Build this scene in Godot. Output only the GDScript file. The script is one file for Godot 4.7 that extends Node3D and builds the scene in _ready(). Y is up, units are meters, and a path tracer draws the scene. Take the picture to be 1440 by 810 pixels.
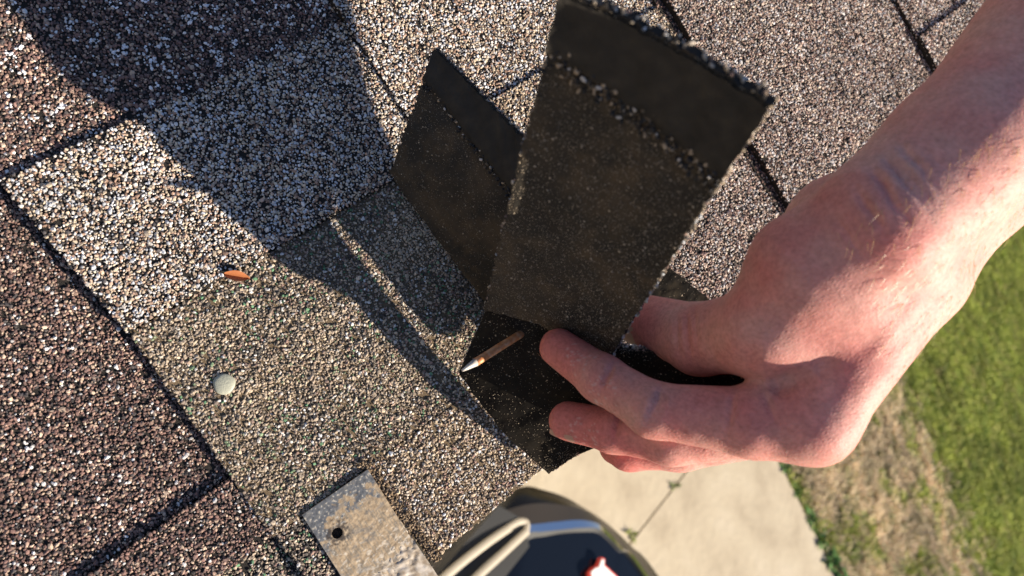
extends Node3D

const PITCH := 24.0          # roof pitch in degrees
const EYE := 2.6             # camera above the driveway
const OFF := 0.309           # camera above the roof surface
var RT: Transform3D          # roof frame: x up the slope, y off the roof, z towards the gable edge
var rng := RandomNumberGenerator.new()
var M := {}
var noise := FastNoiseLite.new()
var fine := FastNoiseLite.new()
var names := {}

# ---------------------------------------------------------------- helpers
func numbered(called: String) -> String:
	var n: int = names.get(called, 0)
	names[called] = n + 1
	return called if n == 0 else "%s_%03d" % [called, n]

func tag(o: Node, label := "", category := "", group := "", kind := "") -> void:
	if label: o.set_meta("label", label)
	if category: o.set_meta("category", category)
	if group: o.set_meta("group", group)
	if kind: o.set_meta("kind", kind)

func thing(called: String, at: Transform3D, label: String, category: String, group := "") -> Node3D:
	var o := Node3D.new()
	o.name = numbered(called)
	o.transform = at
	add_child(o)
	tag(o, label, category, group)
	return o

func put(called: String, mesh: Mesh, mat: Material, parent: Node, kind := "") -> MeshInstance3D:
	var o := MeshInstance3D.new()
	o.name = numbered(called) if parent == self else called
	o.mesh = mesh
	o.material_override = mat
	parent.add_child(o, true)
	if kind: o.set_meta("kind", kind)
	return o

func on_roof(mm: Vector3) -> Transform3D:
	return Transform3D(RT.basis, RT * (mm * 0.001))

func st(smooth := false) -> SurfaceTool:
	var s := SurfaceTool.new()
	s.begin(Mesh.PRIMITIVE_TRIANGLES)
	s.set_smooth_group(0 if smooth else -1)
	return s

func tri(s: SurfaceTool, a: Vector3, b: Vector3, c: Vector3) -> void:
	s.add_vertex(a); s.add_vertex(b); s.add_vertex(c)

func quad(s: SurfaceTool, a: Vector3, b: Vector3, c: Vector3, d: Vector3) -> void:
	tri(s, a, b, c); tri(s, a, c, d)

func box(s: SurfaceTool, lo: Vector3, hi: Vector3) -> void:
	var p := []
	for i in 8:
		p.append(Vector3(hi.x if i & 1 else lo.x, hi.y if i & 2 else lo.y, hi.z if i & 4 else lo.z))
	quad(s, p[2], p[3], p[1], p[0]); quad(s, p[5], p[7], p[6], p[4])
	quad(s, p[4], p[6], p[2], p[0]); quad(s, p[1], p[3], p[7], p[5])
	quad(s, p[3], p[2], p[6], p[7]); quad(s, p[0], p[1], p[5], p[4])

func done(s: SurfaceTool, smooth := false) -> ArrayMesh:
	if smooth: s.index()
	s.generate_normals()
	return s.commit()

func noise_tex(freq: float, colors: Array, offsets: Array, size := 512, octaves := 4, as_normal := false, sd := 1) -> NoiseTexture2D:
	var n := FastNoiseLite.new()
	n.noise_type = FastNoiseLite.TYPE_SIMPLEX_SMOOTH
	n.seed = sd
	n.frequency = freq
	n.fractal_octaves = octaves
	var t := NoiseTexture2D.new()
	t.width = size; t.height = size
	t.seamless = true
	t.noise = n
	t.as_normal_map = as_normal
	if not colors.is_empty():
		var g := Gradient.new()
		g.offsets = PackedFloat32Array(offsets)
		var cc := PackedColorArray()
		for c in colors: cc.append((c as Color).linear_to_srgb())
		g.colors = cc
		t.color_ramp = g
	return t

func mat(c: Color, rough := 0.8, spec := 0.5, metal := 0.0) -> StandardMaterial3D:
	var m := StandardMaterial3D.new()
	m.albedo_color = c.linear_to_srgb()
	m.roughness = rough
	m.metallic_specular = spec
	m.metallic = metal
	return m

func tex(m: StandardMaterial3D, t: Texture2D, scale: float, height: Texture2D = null, cm := 0.1, world := false) -> StandardMaterial3D:
	m.albedo_color = Color.WHITE
	m.albedo_texture = t
	return relief(m, scale, height, cm, world)

func relief(m: StandardMaterial3D, scale: float, height: Texture2D = null, cm := 0.1, world := false) -> StandardMaterial3D:
	m.uv1_triplanar = true
	m.uv1_world_triplanar = world
	m.uv1_scale = Vector3.ONE * scale
	if height:
		m.heightmap_enabled = true
		m.heightmap_texture = height
		m.heightmap_scale = cm
	return m

func pick(palette: Array) -> Color:
	var total := 0.0
	for e in palette: total += e[0]
	var k := rng.randf() * total
	for e in palette:
		k -= e[0]
		if k <= 0.0: return e[1]
	return palette[-1][1]

# an irregular little stone of unit radius
func stone(sd: int) -> ArrayMesh:
	var r := RandomNumberGenerator.new()
	r.seed = sd
	var t := (1.0 + sqrt(5.0)) / 2.0
	var v := [Vector3(-1, t, 0), Vector3(1, t, 0), Vector3(-1, -t, 0), Vector3(1, -t, 0), Vector3(0, -1, t), Vector3(0, 1, t), Vector3(0, -1, -t), Vector3(0, 1, -t), Vector3(t, 0, -1), Vector3(t, 0, 1), Vector3(-t, 0, -1), Vector3(-t, 0, 1)]
	for i in 12: v[i] = (v[i] as Vector3).normalized() * r.randf_range(0.62, 1.15)
	var f := [0, 11, 5, 0, 5, 1, 0, 1, 7, 0, 7, 10, 0, 10, 11, 1, 5, 9, 5, 11, 4, 11, 10, 2, 10, 7, 6, 7, 1, 8, 3, 9, 4, 3, 4, 2, 3, 2, 6, 3, 6, 8, 3, 8, 9, 4, 9, 5, 2, 4, 11, 6, 2, 10, 8, 6, 7, 9, 8, 1]
	var s := st()
	for i in range(0, 60, 3): tri(s, v[f[i]], v[f[i + 2]], v[f[i + 1]])
	return done(s)

func scatter(called: String, mesh: Mesh, m: Material, places: Array, colors: Array, parent: Node) -> void:
	var mm := MultiMesh.new()
	mm.transform_format = MultiMesh.TRANSFORM_3D
	mm.use_colors = true
	mm.mesh = mesh
	mm.instance_count = places.size()
	for i in places.size():
		mm.set_instance_transform(i, places[i])
		mm.set_instance_color(i, colors[i])
	var o := MultiMeshInstance3D.new()
	o.name = called if parent != self else numbered(called)
	o.multimesh = mm
	o.material_override = m
	parent.add_child(o, true)
	o.set_meta("kind", "stuff")

func turned(flat := 0.7) -> Basis:
	var b := Basis.from_euler(Vector3(rng.randf_range(-0.45, 0.45), rng.randf() * TAU, rng.randf_range(-0.45, 0.45)))
	return b * Basis.from_scale(Vector3(rng.randf_range(0.75, 1.25), flat * rng.randf_range(0.75, 1.2), rng.randf_range(0.65, 1.0)))

func smooth_line(p: Array, steps: int) -> Array:
	var r := []
	for i in p.size() - 1:
		var a = p[maxi(i - 1, 0)]; var b = p[i]; var c = p[i + 1]; var d = p[mini(i + 2, p.size() - 1)]
		for k in steps:
			r.append((b as Vector3).cubic_interpolate(c, a, d, float(k) / steps))
	r.append(p[-1])
	return r

# ---------------------------------------------------------------- scene
func _ready() -> void:
	rng.seed = 7
	noise.seed = 3; noise.frequency = 0.03; noise.fractal_octaves = 3
	fine.seed = 9; fine.frequency = 0.15; fine.fractal_octaves = 2
	var th := deg_to_rad(PITCH)
	var rb := Basis(Vector3(cos(th), sin(th), 0), Vector3(-sin(th), cos(th), 0), Vector3(0, 0, 1))
	var eye := Vector3(0, EYE, 0)
	RT = Transform3D(rb, eye - rb.y * OFF)
	# camera: the phone held close over the roof
	var cam := Camera3D.new()
	cam.name = "camera"
	var lens := CameraAttributesPhysical.new()
	lens.frustum_focal_length = 32.03
	lens.frustum_near = 0.02
	lens.frustum_far = 600.0
	lens.frustum_focus_distance = 0.315
	lens.exposure_aperture = 16.0
	cam.fov = 41.08
	cam.near = 0.02
	cam.far = 600.0
	cam.attributes = lens
	cam.transform = Transform3D(rb * Basis(Vector3(0.76439, 0.36772, 0.52962), Vector3(0.52636, 0.11852, -0.84196), Vector3(-0.37238, 0.92235, -0.10295)), eye)
	add_child(cam)
	cam.current = true
	# sky, sun, exposure
	var e := Environment.new()
	var sky := Sky.new()
	var sm := ProceduralSkyMaterial.new()
	sm.sky_top_color = Color(0.46, 0.59, 0.80)
	sm.sky_horizon_color = Color(0.80, 0.84, 0.88)
	sm.sky_curve = 0.12
	sm.ground_bottom_color = Color(0.35, 0.33, 0.25)
	sm.ground_horizon_color = Color(0.62, 0.66, 0.66)
	sm.sky_energy_multiplier = 0.62
	sky.sky_material = sm
	e.background_mode = Environment.BG_SKY
	e.sky = sky
	e.tonemap_mode = Environment.TONE_MAPPER_LINEAR
	e.tonemap_exposure = 2.2
	e.sdfgi_enabled = true
	e.ssao_enabled = true
	e.ssil_enabled = true
	var we := WorldEnvironment.new()
	we.name = "environment"
	we.environment = e
	add_child(we)
	var sun := DirectionalLight3D.new()
	sun.name = "sun"
	sun.light_color = Color(1.0, 0.95, 0.875)
	sun.light_energy = 1.6
	sun.light_angular_distance = 0.5
	sun.shadow_enabled = true
	sun.basis = Basis.looking_at(-(rb * Vector3(0.32, 0.40, 0.86)), Vector3.UP)
	add_child(sun)

	materials()
	ground()
	vehicle()
	roof()
	torn_shingles()
	small_things()
	hand()

func materials() -> void:
	var grain := noise_tex(0.08, [], [], 512, 4, false, 4)
	var g := mat(Color.WHITE, 0.8, 0.4)
	g.vertex_color_use_as_albedo = true
	M.granule = g
	M.asphalt = relief(mat(Color(0.035, 0.031, 0.028), 0.95, 0.15), 60.0, grain, 0.03)
	M.dirt = relief(mat(Color(0.17, 0.125, 0.08), 0.95, 0.2), 60.0, grain, 0.04)
	M.deck = relief(mat(Color(0.2, 0.15, 0.12), 0.9), 8.0, grain, 0.1)
	M.wall = relief(mat(Color(0.55, 0.52, 0.46), 0.7), 2.0, grain, 0.05)
	var u := mat(Color.WHITE, 0.75, 0.3)
	var stains := noise_tex(0.008, [Color(0.024, 0.022, 0.019), Color(0.032, 0.028, 0.023), Color(0.070, 0.052, 0.034), Color(0.115, 0.083, 0.052)], [0.05, 0.4, 0.66, 1.0], 512, 7, false, 12)
	(stains.noise as FastNoiseLite).fractal_gain = 0.68
	tex(u, stains, 9.0, grain, 0.03)
	M.underside = u
	var u2 := mat(Color.WHITE, 0.95, 0.1)
	tex(u2, noise_tex(0.02, [Color(0.011, 0.010, 0.009), Color(0.017, 0.015, 0.013), Color(0.034, 0.027, 0.019)], [0.0, 0.55, 1.0], 512, 5, false, 31), 9.0, grain, 0.02)
	M.sealed = u2
	var u3 := mat(Color.WHITE, 0.8, 0.25)
	tex(u3, noise_tex(0.02, [Color(0.026, 0.024, 0.021), Color(0.042, 0.037, 0.031), Color(0.07, 0.058, 0.043)], [0.1, 0.6, 1.0], 512, 5, false, 61), 12.0, grain, 0.03)
	M.strip = u3
	M.concrete = tex(mat(Color.WHITE, 0.9, 0.3), noise_tex(0.006, [Color(0.36, 0.30, 0.215), Color(0.41, 0.345, 0.25), Color(0.43, 0.365, 0.265), Color(0.46, 0.395, 0.295)], [0.15, 0.4, 0.6, 0.95], 1024, 7, false, 5), 0.4, grain, 0.2)
	M.soil = tex(mat(Color.WHITE, 1.0, 0.1), noise_tex(0.02, [Color(0.26, 0.21, 0.11), Color(0.40, 0.32, 0.19)], [0.2, 0.8], 512, 5, false, 6), 0.6, grain, 0.5)
	var gr := mat(Color.WHITE, 0.75, 0.3)
	gr.vertex_color_use_as_albedo = true
	gr.backlight_enabled = true
	gr.backlight = Color(0.35, 0.35, 0.35)
	M.grass = gr
	M.paint = mat(Color(0.008, 0.007, 0.006), 0.22, 0.3)
	M.rubber = mat(Color(0.015, 0.015, 0.015), 0.7)
	M.glass = mat(Color(0.005, 0.007, 0.012), 0.06, 0.38)
	M.silver = mat(Color(0.42, 0.37, 0.29), 0.5, 0.3, 0.0)
	M.chrome = mat(Color(0.62, 0.66, 0.72), 0.08, 0.5, 1.0)
	M.band = mat(Color(0.055, 0.047, 0.04), 0.35, 0.3)
	M.red = mat(Color(0.6, 0.06, 0.04), 0.4)
	M.white = mat(Color(0.8, 0.78, 0.75), 0.4)
	var skin := mat(Color.WHITE, 0.55, 0.3)
	skin.vertex_color_use_as_albedo = true
	skin.albedo_texture = noise_tex(0.05, [Color(0.72, 0.66, 0.64), Color(0.95, 0.95, 0.95), Color(1, 1, 1)], [0.1, 0.55, 1.0], 512, 5, false, 8)
	skin.subsurf_scatter_enabled = true
	skin.subsurf_scatter_strength = 0.2
	var cells := noise_tex(0.075, [], [], 512, 2, false, 21)
	(cells.noise as FastNoiseLite).noise_type = FastNoiseLite.TYPE_CELLULAR
	(cells.noise as FastNoiseLite).cellular_return_type = FastNoiseLite.RETURN_DISTANCE2_SUB
	relief(skin, 26.0, cells, 0.017)
	M.skin = skin
	M.nail = mat(Color(0.44, 0.26, 0.19), 0.4, 0.4)
	M.hair = mat(Color(0.62, 0.42, 0.2), 0.4, 0.6)
	M.nail_steel = tex(mat(Color.WHITE, 0.5, 0.5, 0.1), noise_tex(0.03, [Color(0.5, 0.18, 0.06), Color(0.66, 0.3, 0.13), Color(0.75, 0.52, 0.34)], [0.25, 0.55, 0.85], 256, 4, false, 17), 40.0)
	M.tip = mat(Color(0.55, 0.50, 0.44), 0.45, 0.5, 0.2)
	M.leaf = mat(Color(0.38, 0.13, 0.045), 0.7)

# ---------------------------------------------------------------- ground
func ground() -> void:
	var s := st()
	quad(s, Vector3(-300, -0.03, -300), Vector3(300, -0.03, -300), Vector3(300, -0.03, 300), Vector3(-300, -0.03, 300))
	tag(put("lawn_soil", done(s), M.soil, self), "", "", "", "structure")
	# two concrete slabs with an open joint between them
	var edge := func(z: float) -> float: return 3.885 - (z - 2.3) * 0.142 + 0.012 * noise.get_noise_1d(z * 60.0)
	var slabs := [[-6.0, 1.728], [1.738, 9.0]]
	for d in slabs:
		s = st()
		var n := 80
		for i in n:
			var z0: float = lerpf(d[0], d[1], float(i) / n)
			var z1: float = lerpf(d[0], d[1], float(i + 1) / n)
			var k := 0.073
			var a := Vector3(-8, 0, z0); var b := Vector3(edge.call(z0), 0, z0)
			var c := Vector3(edge.call(z1), 0, z1); var f := Vector3(-8, 0, z1)
			if i == 0 or i == n - 1:
				pass
			# the joint runs with a slight slant
			a.z += (a.x - 2.5) * k * clampf(1.0 - absf(z0 - 1.73) / 3.0, 0, 1); b.z += (b.x - 2.5) * k * clampf(1.0 - absf(z0 - 1.73) / 3.0, 0, 1)
			c.z += (c.x - 2.5) * k * clampf(1.0 - absf(z1 - 1.73) / 3.0, 0, 1); f.z += (f.x - 2.5) * k * clampf(1.0 - absf(z1 - 1.73) / 3.0, 0, 1)
			quad(s, f, a, b, c)
			var down := Vector3(0, -0.1, 0)
			quad(s, c, b, b + down, c + down)
			if i == 0: quad(s, a, a + down, b + down, b)
			if i == n - 1: quad(s, c, c + down, f + down, f)
		tag(put("driveway_slab", done(s), M.concrete, self), "", "", "", "structure")
	# grass in tufts: a dry strip by the concrete, green beyond it
	s = st()
	var r := RandomNumberGenerator.new()
	r.seed = 5
	for k in 9:
		var a := r.randf() * TAU
		var o := Vector3(r.randf_range(-0.5, 0.5), 0, r.randf_range(-0.5, 0.5))
		var lean := Vector3(cos(a), 0, sin(a)) * r.randf_range(0.3, 0.9)
		var w := Vector3(-sin(a), 0, cos(a)) * 0.07
		var mid := o + lean * 0.4 + Vector3(0, r.randf_range(0.5, 0.7), 0)
		var top := o + lean + Vector3(0, r.randf_range(0.7, 1.1), 0)
		quad(s, o - w, o + w, mid + w * 0.8, mid - w * 0.8)
		tri(s, mid - w * 0.8, mid + w * 0.8, top)
	var tuft := done(s)
	var dry := []; var dryc := []; var green := []; var greenc := []
	var dryp := [[4, Color(0.70, 0.55, 0.36)], [3, Color(0.58, 0.46, 0.29)], [2, Color(0.38, 0.33, 0.16)], [1, Color(0.26, 0.27, 0.11)]]
	var grnp := [[4, Color(0.29, 0.33, 0.055)], [3, Color(0.37, 0.40, 0.08)], [2, Color(0.17, 0.23, 0.04)], [1, Color(0.34, 0.30, 0.11)]]
	for i in 90000:
		var x := rng.randf_range(3.3, 13.0)
		var z := rng.randf_range(0.4, 8.5)
		if x < edge.call(z) + 0.02: continue
		if z < 0.4 + (x - 4.0) * 0.2: continue
		var border := 6.6 - (z - 2.0) * 0.40 + 0.5 * noise.get_noise_2d(x * 25, z * 25) + 0.35 * fine.get_noise_2d(x * 18, z * 18)
		var sz := rng.randf_range(0.035, 0.07)
		var t := Transform3D(Basis(Vector3.UP, rng.randf() * TAU).scaled(Vector3(sz, sz * rng.randf_range(0.6, 1.1), sz)), Vector3(x, -0.035, z))
		var tone := 1.0 + 0.4 * noise.get_noise_2d(x * 40 + 90, z * 40) + 0.35 * fine.get_noise_2d(x * 22, z * 22)
		var isgreen := x > border + rng.randf_range(-0.25, 0.25)
		if not isgreen and fine.get_noise_2d(x * 9 + 40, z * 9) > 0.28: isgreen = rng.randf() < 0.6
		if isgreen:
			green.append(t); greenc.append(pick(grnp) * tone)
		else:
			dry.append(t); dryc.append(pick(dryp) * tone)
	scatter("dry_grass", tuft, M.grass, dry, dryc, self)
	tag(get_child(-1), "dry tan lawn strip with olive patches beside the concrete slab", "grass")
	scatter("green_grass", tuft, M.grass, green, greenc, self)
	tag(get_child(-1), "bright green lawn beyond the dry tan strip", "grass")
	# weeds
	weed(Vector3(2.47, 0, 1.70), 0.055, 16, Color(0.20, 0.22, 0.06), "yellow-green weed growing in the concrete joint beside the black vehicle")
	weed(Vector3(2.93, 0, 1.76), 0.05, 14, Color(0.16, 0.19, 0.07), "small pale weed in the concrete joint just below the fingers")
	var edges := [[2.36, 0.09, "low leafy weed at the slab edge nearest the knuckles"], [2.52, 0.07, "small weed between the two leafy clumps near the knuckles at the slab edge"], [2.72, 0.10, "leafy green weed half way down the visible slab edge"], [2.86, 0.11, "dark green bushy weed on the lower part of the slab edge"], [3.02, 0.14, "largest green weed clump at the bottom of the slab edge"], [3.18, 0.13, "green weed clump at the slab edge by the bottom border of the picture"]]
	for w in edges:
		weed(Vector3(edge.call(w[0]) + 0.04, -0.02, w[0]), w[1], 34, Color(0.06, 0.13, 0.03), w[2], "weeds along the slab edge")

func weed(at: Vector3, size: float, n: int, c: Color, label: String, group := "") -> void:
	var s := st()
	for i in n:
		var a := rng.randf() * TAU
		var reach := size * rng.randf_range(0.25, 1.0)
		var d := Vector3(cos(a), 0, sin(a))
		var w := Vector3(-sin(a), 0.15, cos(a)) * size * rng.randf_range(0.07, 0.14)
		var up := Vector3(0, size * rng.randf_range(0.1, 0.4), 0)
		var p0 := d * reach * 0.15
		var p1 := d * reach * 0.6 + up
		var p2 := d * reach * 1.1 + up * rng.randf_range(0.55, 1.0)
		s.set_color(c * rng.randf_range(0.7, 1.4))
		quad(s, p0 - w * 0.2, p0 + w * 0.2, p1 + w, p1 - w)
		tri(s, p1 - w, p1 + w, p2)
	var o := put("edge_weed" if group else "joint_weed", done(s), M.grass, self)
	o.position = at
	tag(o, label, "weed", group)

# ---------------------------------------------------------------- vehicle
func vehicle() -> void:
	var v := thing("black_vehicle", Transform3D(Basis(), Vector3(0, 0, 1.525)), "glossy black vehicle below the roof edge with twin silver bars and a red-edged white mark", "vehicle")
	var base := Vector3(0, 0, 1.525)
	var curves := [
		[Vector3(0.868, 0.950, 0.606), Vector3(1.049, 0.950, 0.654), Vector3(1.193, 0.950, 0.678), Vector3(1.314, 0.950, 0.706), Vector3(1.376, 0.950, 0.763), Vector3(1.429, 0.950, 0.829), Vector3(1.468, 0.950, 0.897), Vector3(1.498, 0.950, 0.955), Vector3(1.522, 0.950, 1.017), Vector3(1.547, 0.950, 1.105), Vector3(1.576, 0.950, 1.244)],
		[Vector3(0.858, 0.975, 0.630), Vector3(1.027, 0.975, 0.668), Vector3(1.157, 0.975, 0.690), Vector3(1.231, 0.975, 0.716), Vector3(1.305, 0.975, 0.759), Vector3(1.366, 0.975, 0.809), Vector3(1.432, 0.975, 0.876), Vector3(1.463, 0.975, 0.928), Vector3(1.485, 0.975, 0.993), Vector3(1.507, 0.975, 1.077), Vector3(1.532, 0.975, 1.208)],
		[Vector3(0.879, 1.000, 0.665), Vector3(1.014, 1.000, 0.688), Vector3(1.140, 1.000, 0.717), Vector3(1.200, 1.000, 0.753), Vector3(1.251, 1.000, 0.789), Vector3(1.311, 1.000, 0.830), Vector3(1.382, 1.000, 0.881), Vector3(1.431, 1.000, 0.930), Vector3(1.450, 1.000, 0.973), Vector3(1.467, 1.000, 1.051), Vector3(1.494, 1.000, 1.176)],
		[Vector3(0.910, 1.012, 0.742), Vector3(1.047, 1.012, 0.754), Vector3(1.161, 1.012, 0.765), Vector3(1.200, 1.012, 0.778), Vector3(1.239, 1.012, 0.807), Vector3(1.296, 1.012, 0.847), Vector3(1.365, 1.012, 0.896), Vector3(1.411, 1.012, 0.935), Vector3(1.430, 1.012, 0.974), Vector3(1.446, 1.012, 1.040), Vector3(1.470, 1.012, 1.157)],
		[Vector3(0.974, 1.003, 0.810), Vector3(1.085, 1.003, 0.806), Vector3(1.175, 1.003, 0.796), Vector3(1.206, 1.003, 0.801), Vector3(1.246, 1.003, 0.827), Vector3(1.301, 1.003, 0.862), Vector3(1.364, 1.003, 0.909), Vector3(1.408, 1.003, 0.947), Vector3(1.425, 1.003, 0.983), Vector3(1.440, 1.003, 1.042), Vector3(1.467, 1.003, 1.153)]]
	var rings := []
	for c in curves:
		var line: Array = [Vector3(-2.3, c[0].y, c[0].z + 0.12), Vector3(-1.2, c[0].y, c[0].z), Vector3(-0.2, c[0].y, c[0].z), Vector3(0.4, c[0].y, c[0].z), Vector3(0.68, c[0].y, c[0].z)] + c
		var other := []
		for p in line:
			other.push_front(Vector3(p.x, p.y, 3.05 - p.z))
		rings.append(smooth_line(line + other, 6))
	# lower body
	var low := []; var sill := []
	for p in rings[0]:
		low.append(Vector3(p.x + (0.02 if p.x > 0.9 else 0.0), 0.62, p.z + (-0.015 if p.z < 1.525 else 0.015)))
		sill.append(Vector3(p.x - (0.05 if p.x > 0.9 else 0.0), 0.24, p.z + (0.04 if p.z < 1.525 else -0.04)))
	strip(v, "body", [sill, low, rings[0], rings[1]], M.paint, base, true)
	strip(v, "upper_band", [rings[1], rings[2]], M.band, base)
	strip(v, "bright_trim", [rings[2], rings[3]], M.chrome, base)
	strip(v, "gasket", [rings[3], rings[4]], M.rubber, base)
	# dark glass: a gently domed sheet closed to the centre line
	var s := st(true)
	var rim: Array = rings[4]
	var mid := Vector3(-0.3, 1.05, 1.525) - base
	for k in 6:
		for i in rim.size():
			var a: Vector3 = rim[i] - base; var b: Vector3 = rim[(i + 1) % rim.size()] - base
			var f0 := k / 6.0; var f1 := (k + 1) / 6.0
			var h := func(p: Vector3, f: float) -> Vector3: return p.lerp(mid, f) + Vector3(0, 0.03 * sin(PI * f * 0.5), 0)
			quad(s, h.call(a, f0), h.call(b, f0), h.call(b, f1), h.call(a, f1))
	put("dark_glass", done(s, true), M.glass, v)
	# twin silver bars joined by a loop at their end
	var bars := [[Vector3(-1.6, 1.03, 0.70), Vector3(0.0, 1.03, 0.67), Vector3(0.5, 1.03, 0.664), Vector3(0.68, 1.03, 0.665), Vector3(0.80, 1.03, 0.668), Vector3(0.924, 1.03, 0.676), Vector3(1.053, 1.03, 0.698), Vector3(1.150, 1.025, 0.722)],
		[Vector3(-1.6, 1.035, 0.76), Vector3(0.0, 1.035, 0.73), Vector3(0.5, 1.035, 0.722), Vector3(0.70, 1.035, 0.722), Vector3(0.833, 1.035, 0.724), Vector3(0.969, 1.035, 0.734), Vector3(1.079, 1.035, 0.748), Vector3(1.190, 1.025, 0.766)]]
	for side in 2:
		for bar in bars:
			var line := []
			for p in bar: line.append(Vector3(p.x, p.y, p.z if side == 0 else 3.05 - p.z) - base)
			put("trim_bar", tube(smooth_line(line, 8), 0.006, 0.0105), M.silver, v)
		var loop := [Vector3(1.140, 1.025, 0.718), Vector3(1.185, 1.022, 0.732), Vector3(1.205, 1.022, 0.752), Vector3(1.182, 1.026, 0.766)]
		for i in 4:
			if side == 1: loop[i].z = 3.05 - loop[i].z
			loop[i] -= base
		put("bar_end", tube(smooth_line(loop, 5), 0.006, 0.009), M.silver, v)
	put("rail_base", plate([Vector2(-1.6, 0.66), Vector2(1.16, 0.66), Vector2(1.2, 0.735), Vector2(1.17, 0.80), Vector2(-1.6, 0.80)], 0.98, 1.0225, base), M.rubber, v)
	# white mark with a red outline
	var red := [Vector2(1.285, 0.986), Vector2(1.314, 0.989), Vector2(1.323, 0.997), Vector2(1.352, 0.990), Vector2(1.362, 1.003), Vector2(1.349, 1.012), Vector2(1.368, 1.076), Vector2(1.316, 1.053), Vector2(1.271, 1.003)]
	var white := [Vector2(1.292, 0.990), Vector2(1.313, 0.994), Vector2(1.323, 1.002), Vector2(1.350, 0.995), Vector2(1.355, 1.002), Vector2(1.342, 1.010), Vector2(1.359, 1.068), Vector2(1.320, 1.049), Vector2(1.281, 1.005)]
	put("red_outline", plate(red, 1.016, 1.028, base), M.red, v)
	put("white_mark", plate(white, 1.022, 1.031, base), M.white, v)
	for x in [-1.6, 1.0]:
		for z in [0.80, 2.25]:
			var c := CylinderMesh.new()
			c.top_radius = 0.33; c.bottom_radius = 0.33; c.height = 0.2
			var w := put("wheel", c, M.rubber, v)
			w.transform = Transform3D(Basis(Vector3.RIGHT, PI / 2), Vector3(x, 0.33, z - 1.525))
			var hub := CylinderMesh.new()
			hub.top_radius = 0.2; hub.bottom_radius = 0.2; hub.height = 0.21
			put("rim", hub, M.silver, w)

func plate(poly: Array, y0: float, y1: float, base: Vector3) -> ArrayMesh:
	var s := st()
	var idx := Geometry2D.triangulate_polygon(PackedVector2Array(poly))
	for i in range(0, idx.size(), 3):
		var p := []
		for k in 3: p.append(Vector3(poly[idx[i + k]].x, y1, poly[idx[i + k]].y) - base)
		tri(s, p[0], p[1], p[2])
	for i in poly.size():
		var a: Vector2 = poly[i]; var b: Vector2 = poly[(i + 1) % poly.size()]
		quad(s, Vector3(a.x, y0, a.y) - base, Vector3(b.x, y0, b.y) - base, Vector3(b.x, y1, b.y) - base, Vector3(a.x, y1, a.y) - base)
	return done(s)

func strip(parent: Node, called: String, rings: Array, m: Material, base: Vector3, floor_in := false) -> void:
	var s := st(true)
	var n: int = rings[0].size()
	for k in rings.size() - 1:
		for i in n:
			var j := (i + 1) % n
			quad(s, rings[k][i] - base, rings[k][j] - base, rings[k + 1][j] - base, rings[k + 1][i] - base)
	if floor_in:
		for i in n:
			tri(s, rings[0][i] - base, Vector3(-0.3, 0.24, 1.525) - base, rings[0][(i + 1) % n] - base)
	put(called, done(s, true), m, parent)

func tube(line: Array, ry: float, rz: float, taper := false) -> ArrayMesh:
	var s := st(true)
	var n := 12
	var rings := []
	for i in line.size():
		var d: Vector3 = (line[mini(i + 1, line.size() - 1)] - line[maxi(i - 1, 0)]).normalized()
		var side := d.cross(Vector3.UP)
		side = Vector3.RIGHT if side.length() < 0.01 else side.normalized()
		var up := side.cross(d).normalized()
		var k := 1.0 - 0.7 * i / (line.size() - 1) if taper else 1.0
		var ring := []
		for a in n:
			ring.append(line[i] + (side * cos(TAU * a / n) * rz + up * sin(TAU * a / n) * ry) * k)
		rings.append(ring)
	for i in rings.size() - 1:
		for a in n:
			var b := (a + 1) % n
			quad(s, rings[i][a], rings[i][b], rings[i + 1][b], rings[i + 1][a])
	for a in n:
		tri(s, line[0], rings[0][(a + 1) % n], rings[0][a])
		tri(s, line[-1], rings[-1][a], rings[-1][(a + 1) % n])
	return done(s, true)

# ---------------------------------------------------------------- roof
const CREAM := [[28, Color(0.52, 0.42, 0.31)], [18, Color(0.62, 0.57, 0.52)], [14, Color(0.48, 0.49, 0.52)], [14, Color(0.28, 0.18, 0.13)], [12, Color(0.42, 0.29, 0.22)], [12, Color(0.075, 0.066, 0.066)]]
const MAROON := [[28, Color(0.20, 0.118, 0.098)], [22, Color(0.14, 0.09, 0.079)], [16, Color(0.07, 0.06, 0.058)], [15, Color(0.33, 0.22, 0.17)], [12, Color(0.48, 0.36, 0.27)], [4, Color(0.58, 0.55, 0.53)]]
const DIRTY := [[26, Color(0.34, 0.275, 0.21)], [18, Color(0.23, 0.18, 0.145)], [22, Color(0.075, 0.066, 0.058)], [16, Color(0.46, 0.37, 0.27)], [6, Color(0.10, 0.20, 0.11)], [6, Color(0.55, 0.53, 0.5)], [8, Color(0.26, 0.17, 0.14)]]
const TAN := [[30, Color(0.46, 0.36, 0.25)], [18, Color(0.30, 0.22, 0.16)], [16, Color(0.10, 0.085, 0.078)], [16, Color(0.58, 0.49, 0.39)], [10, Color(0.28, 0.18, 0.145)], [10, Color(0.54, 0.54, 0.54)]]
const PINK := [[26, Color(0.48, 0.37, 0.30)], [18, Color(0.34, 0.235, 0.195)], [18, Color(0.52, 0.49, 0.48)], [16, Color(0.19, 0.12, 0.10)], [14, Color(0.065, 0.058, 0.058)], [10, Color(0.58, 0.49, 0.40)]]

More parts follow.
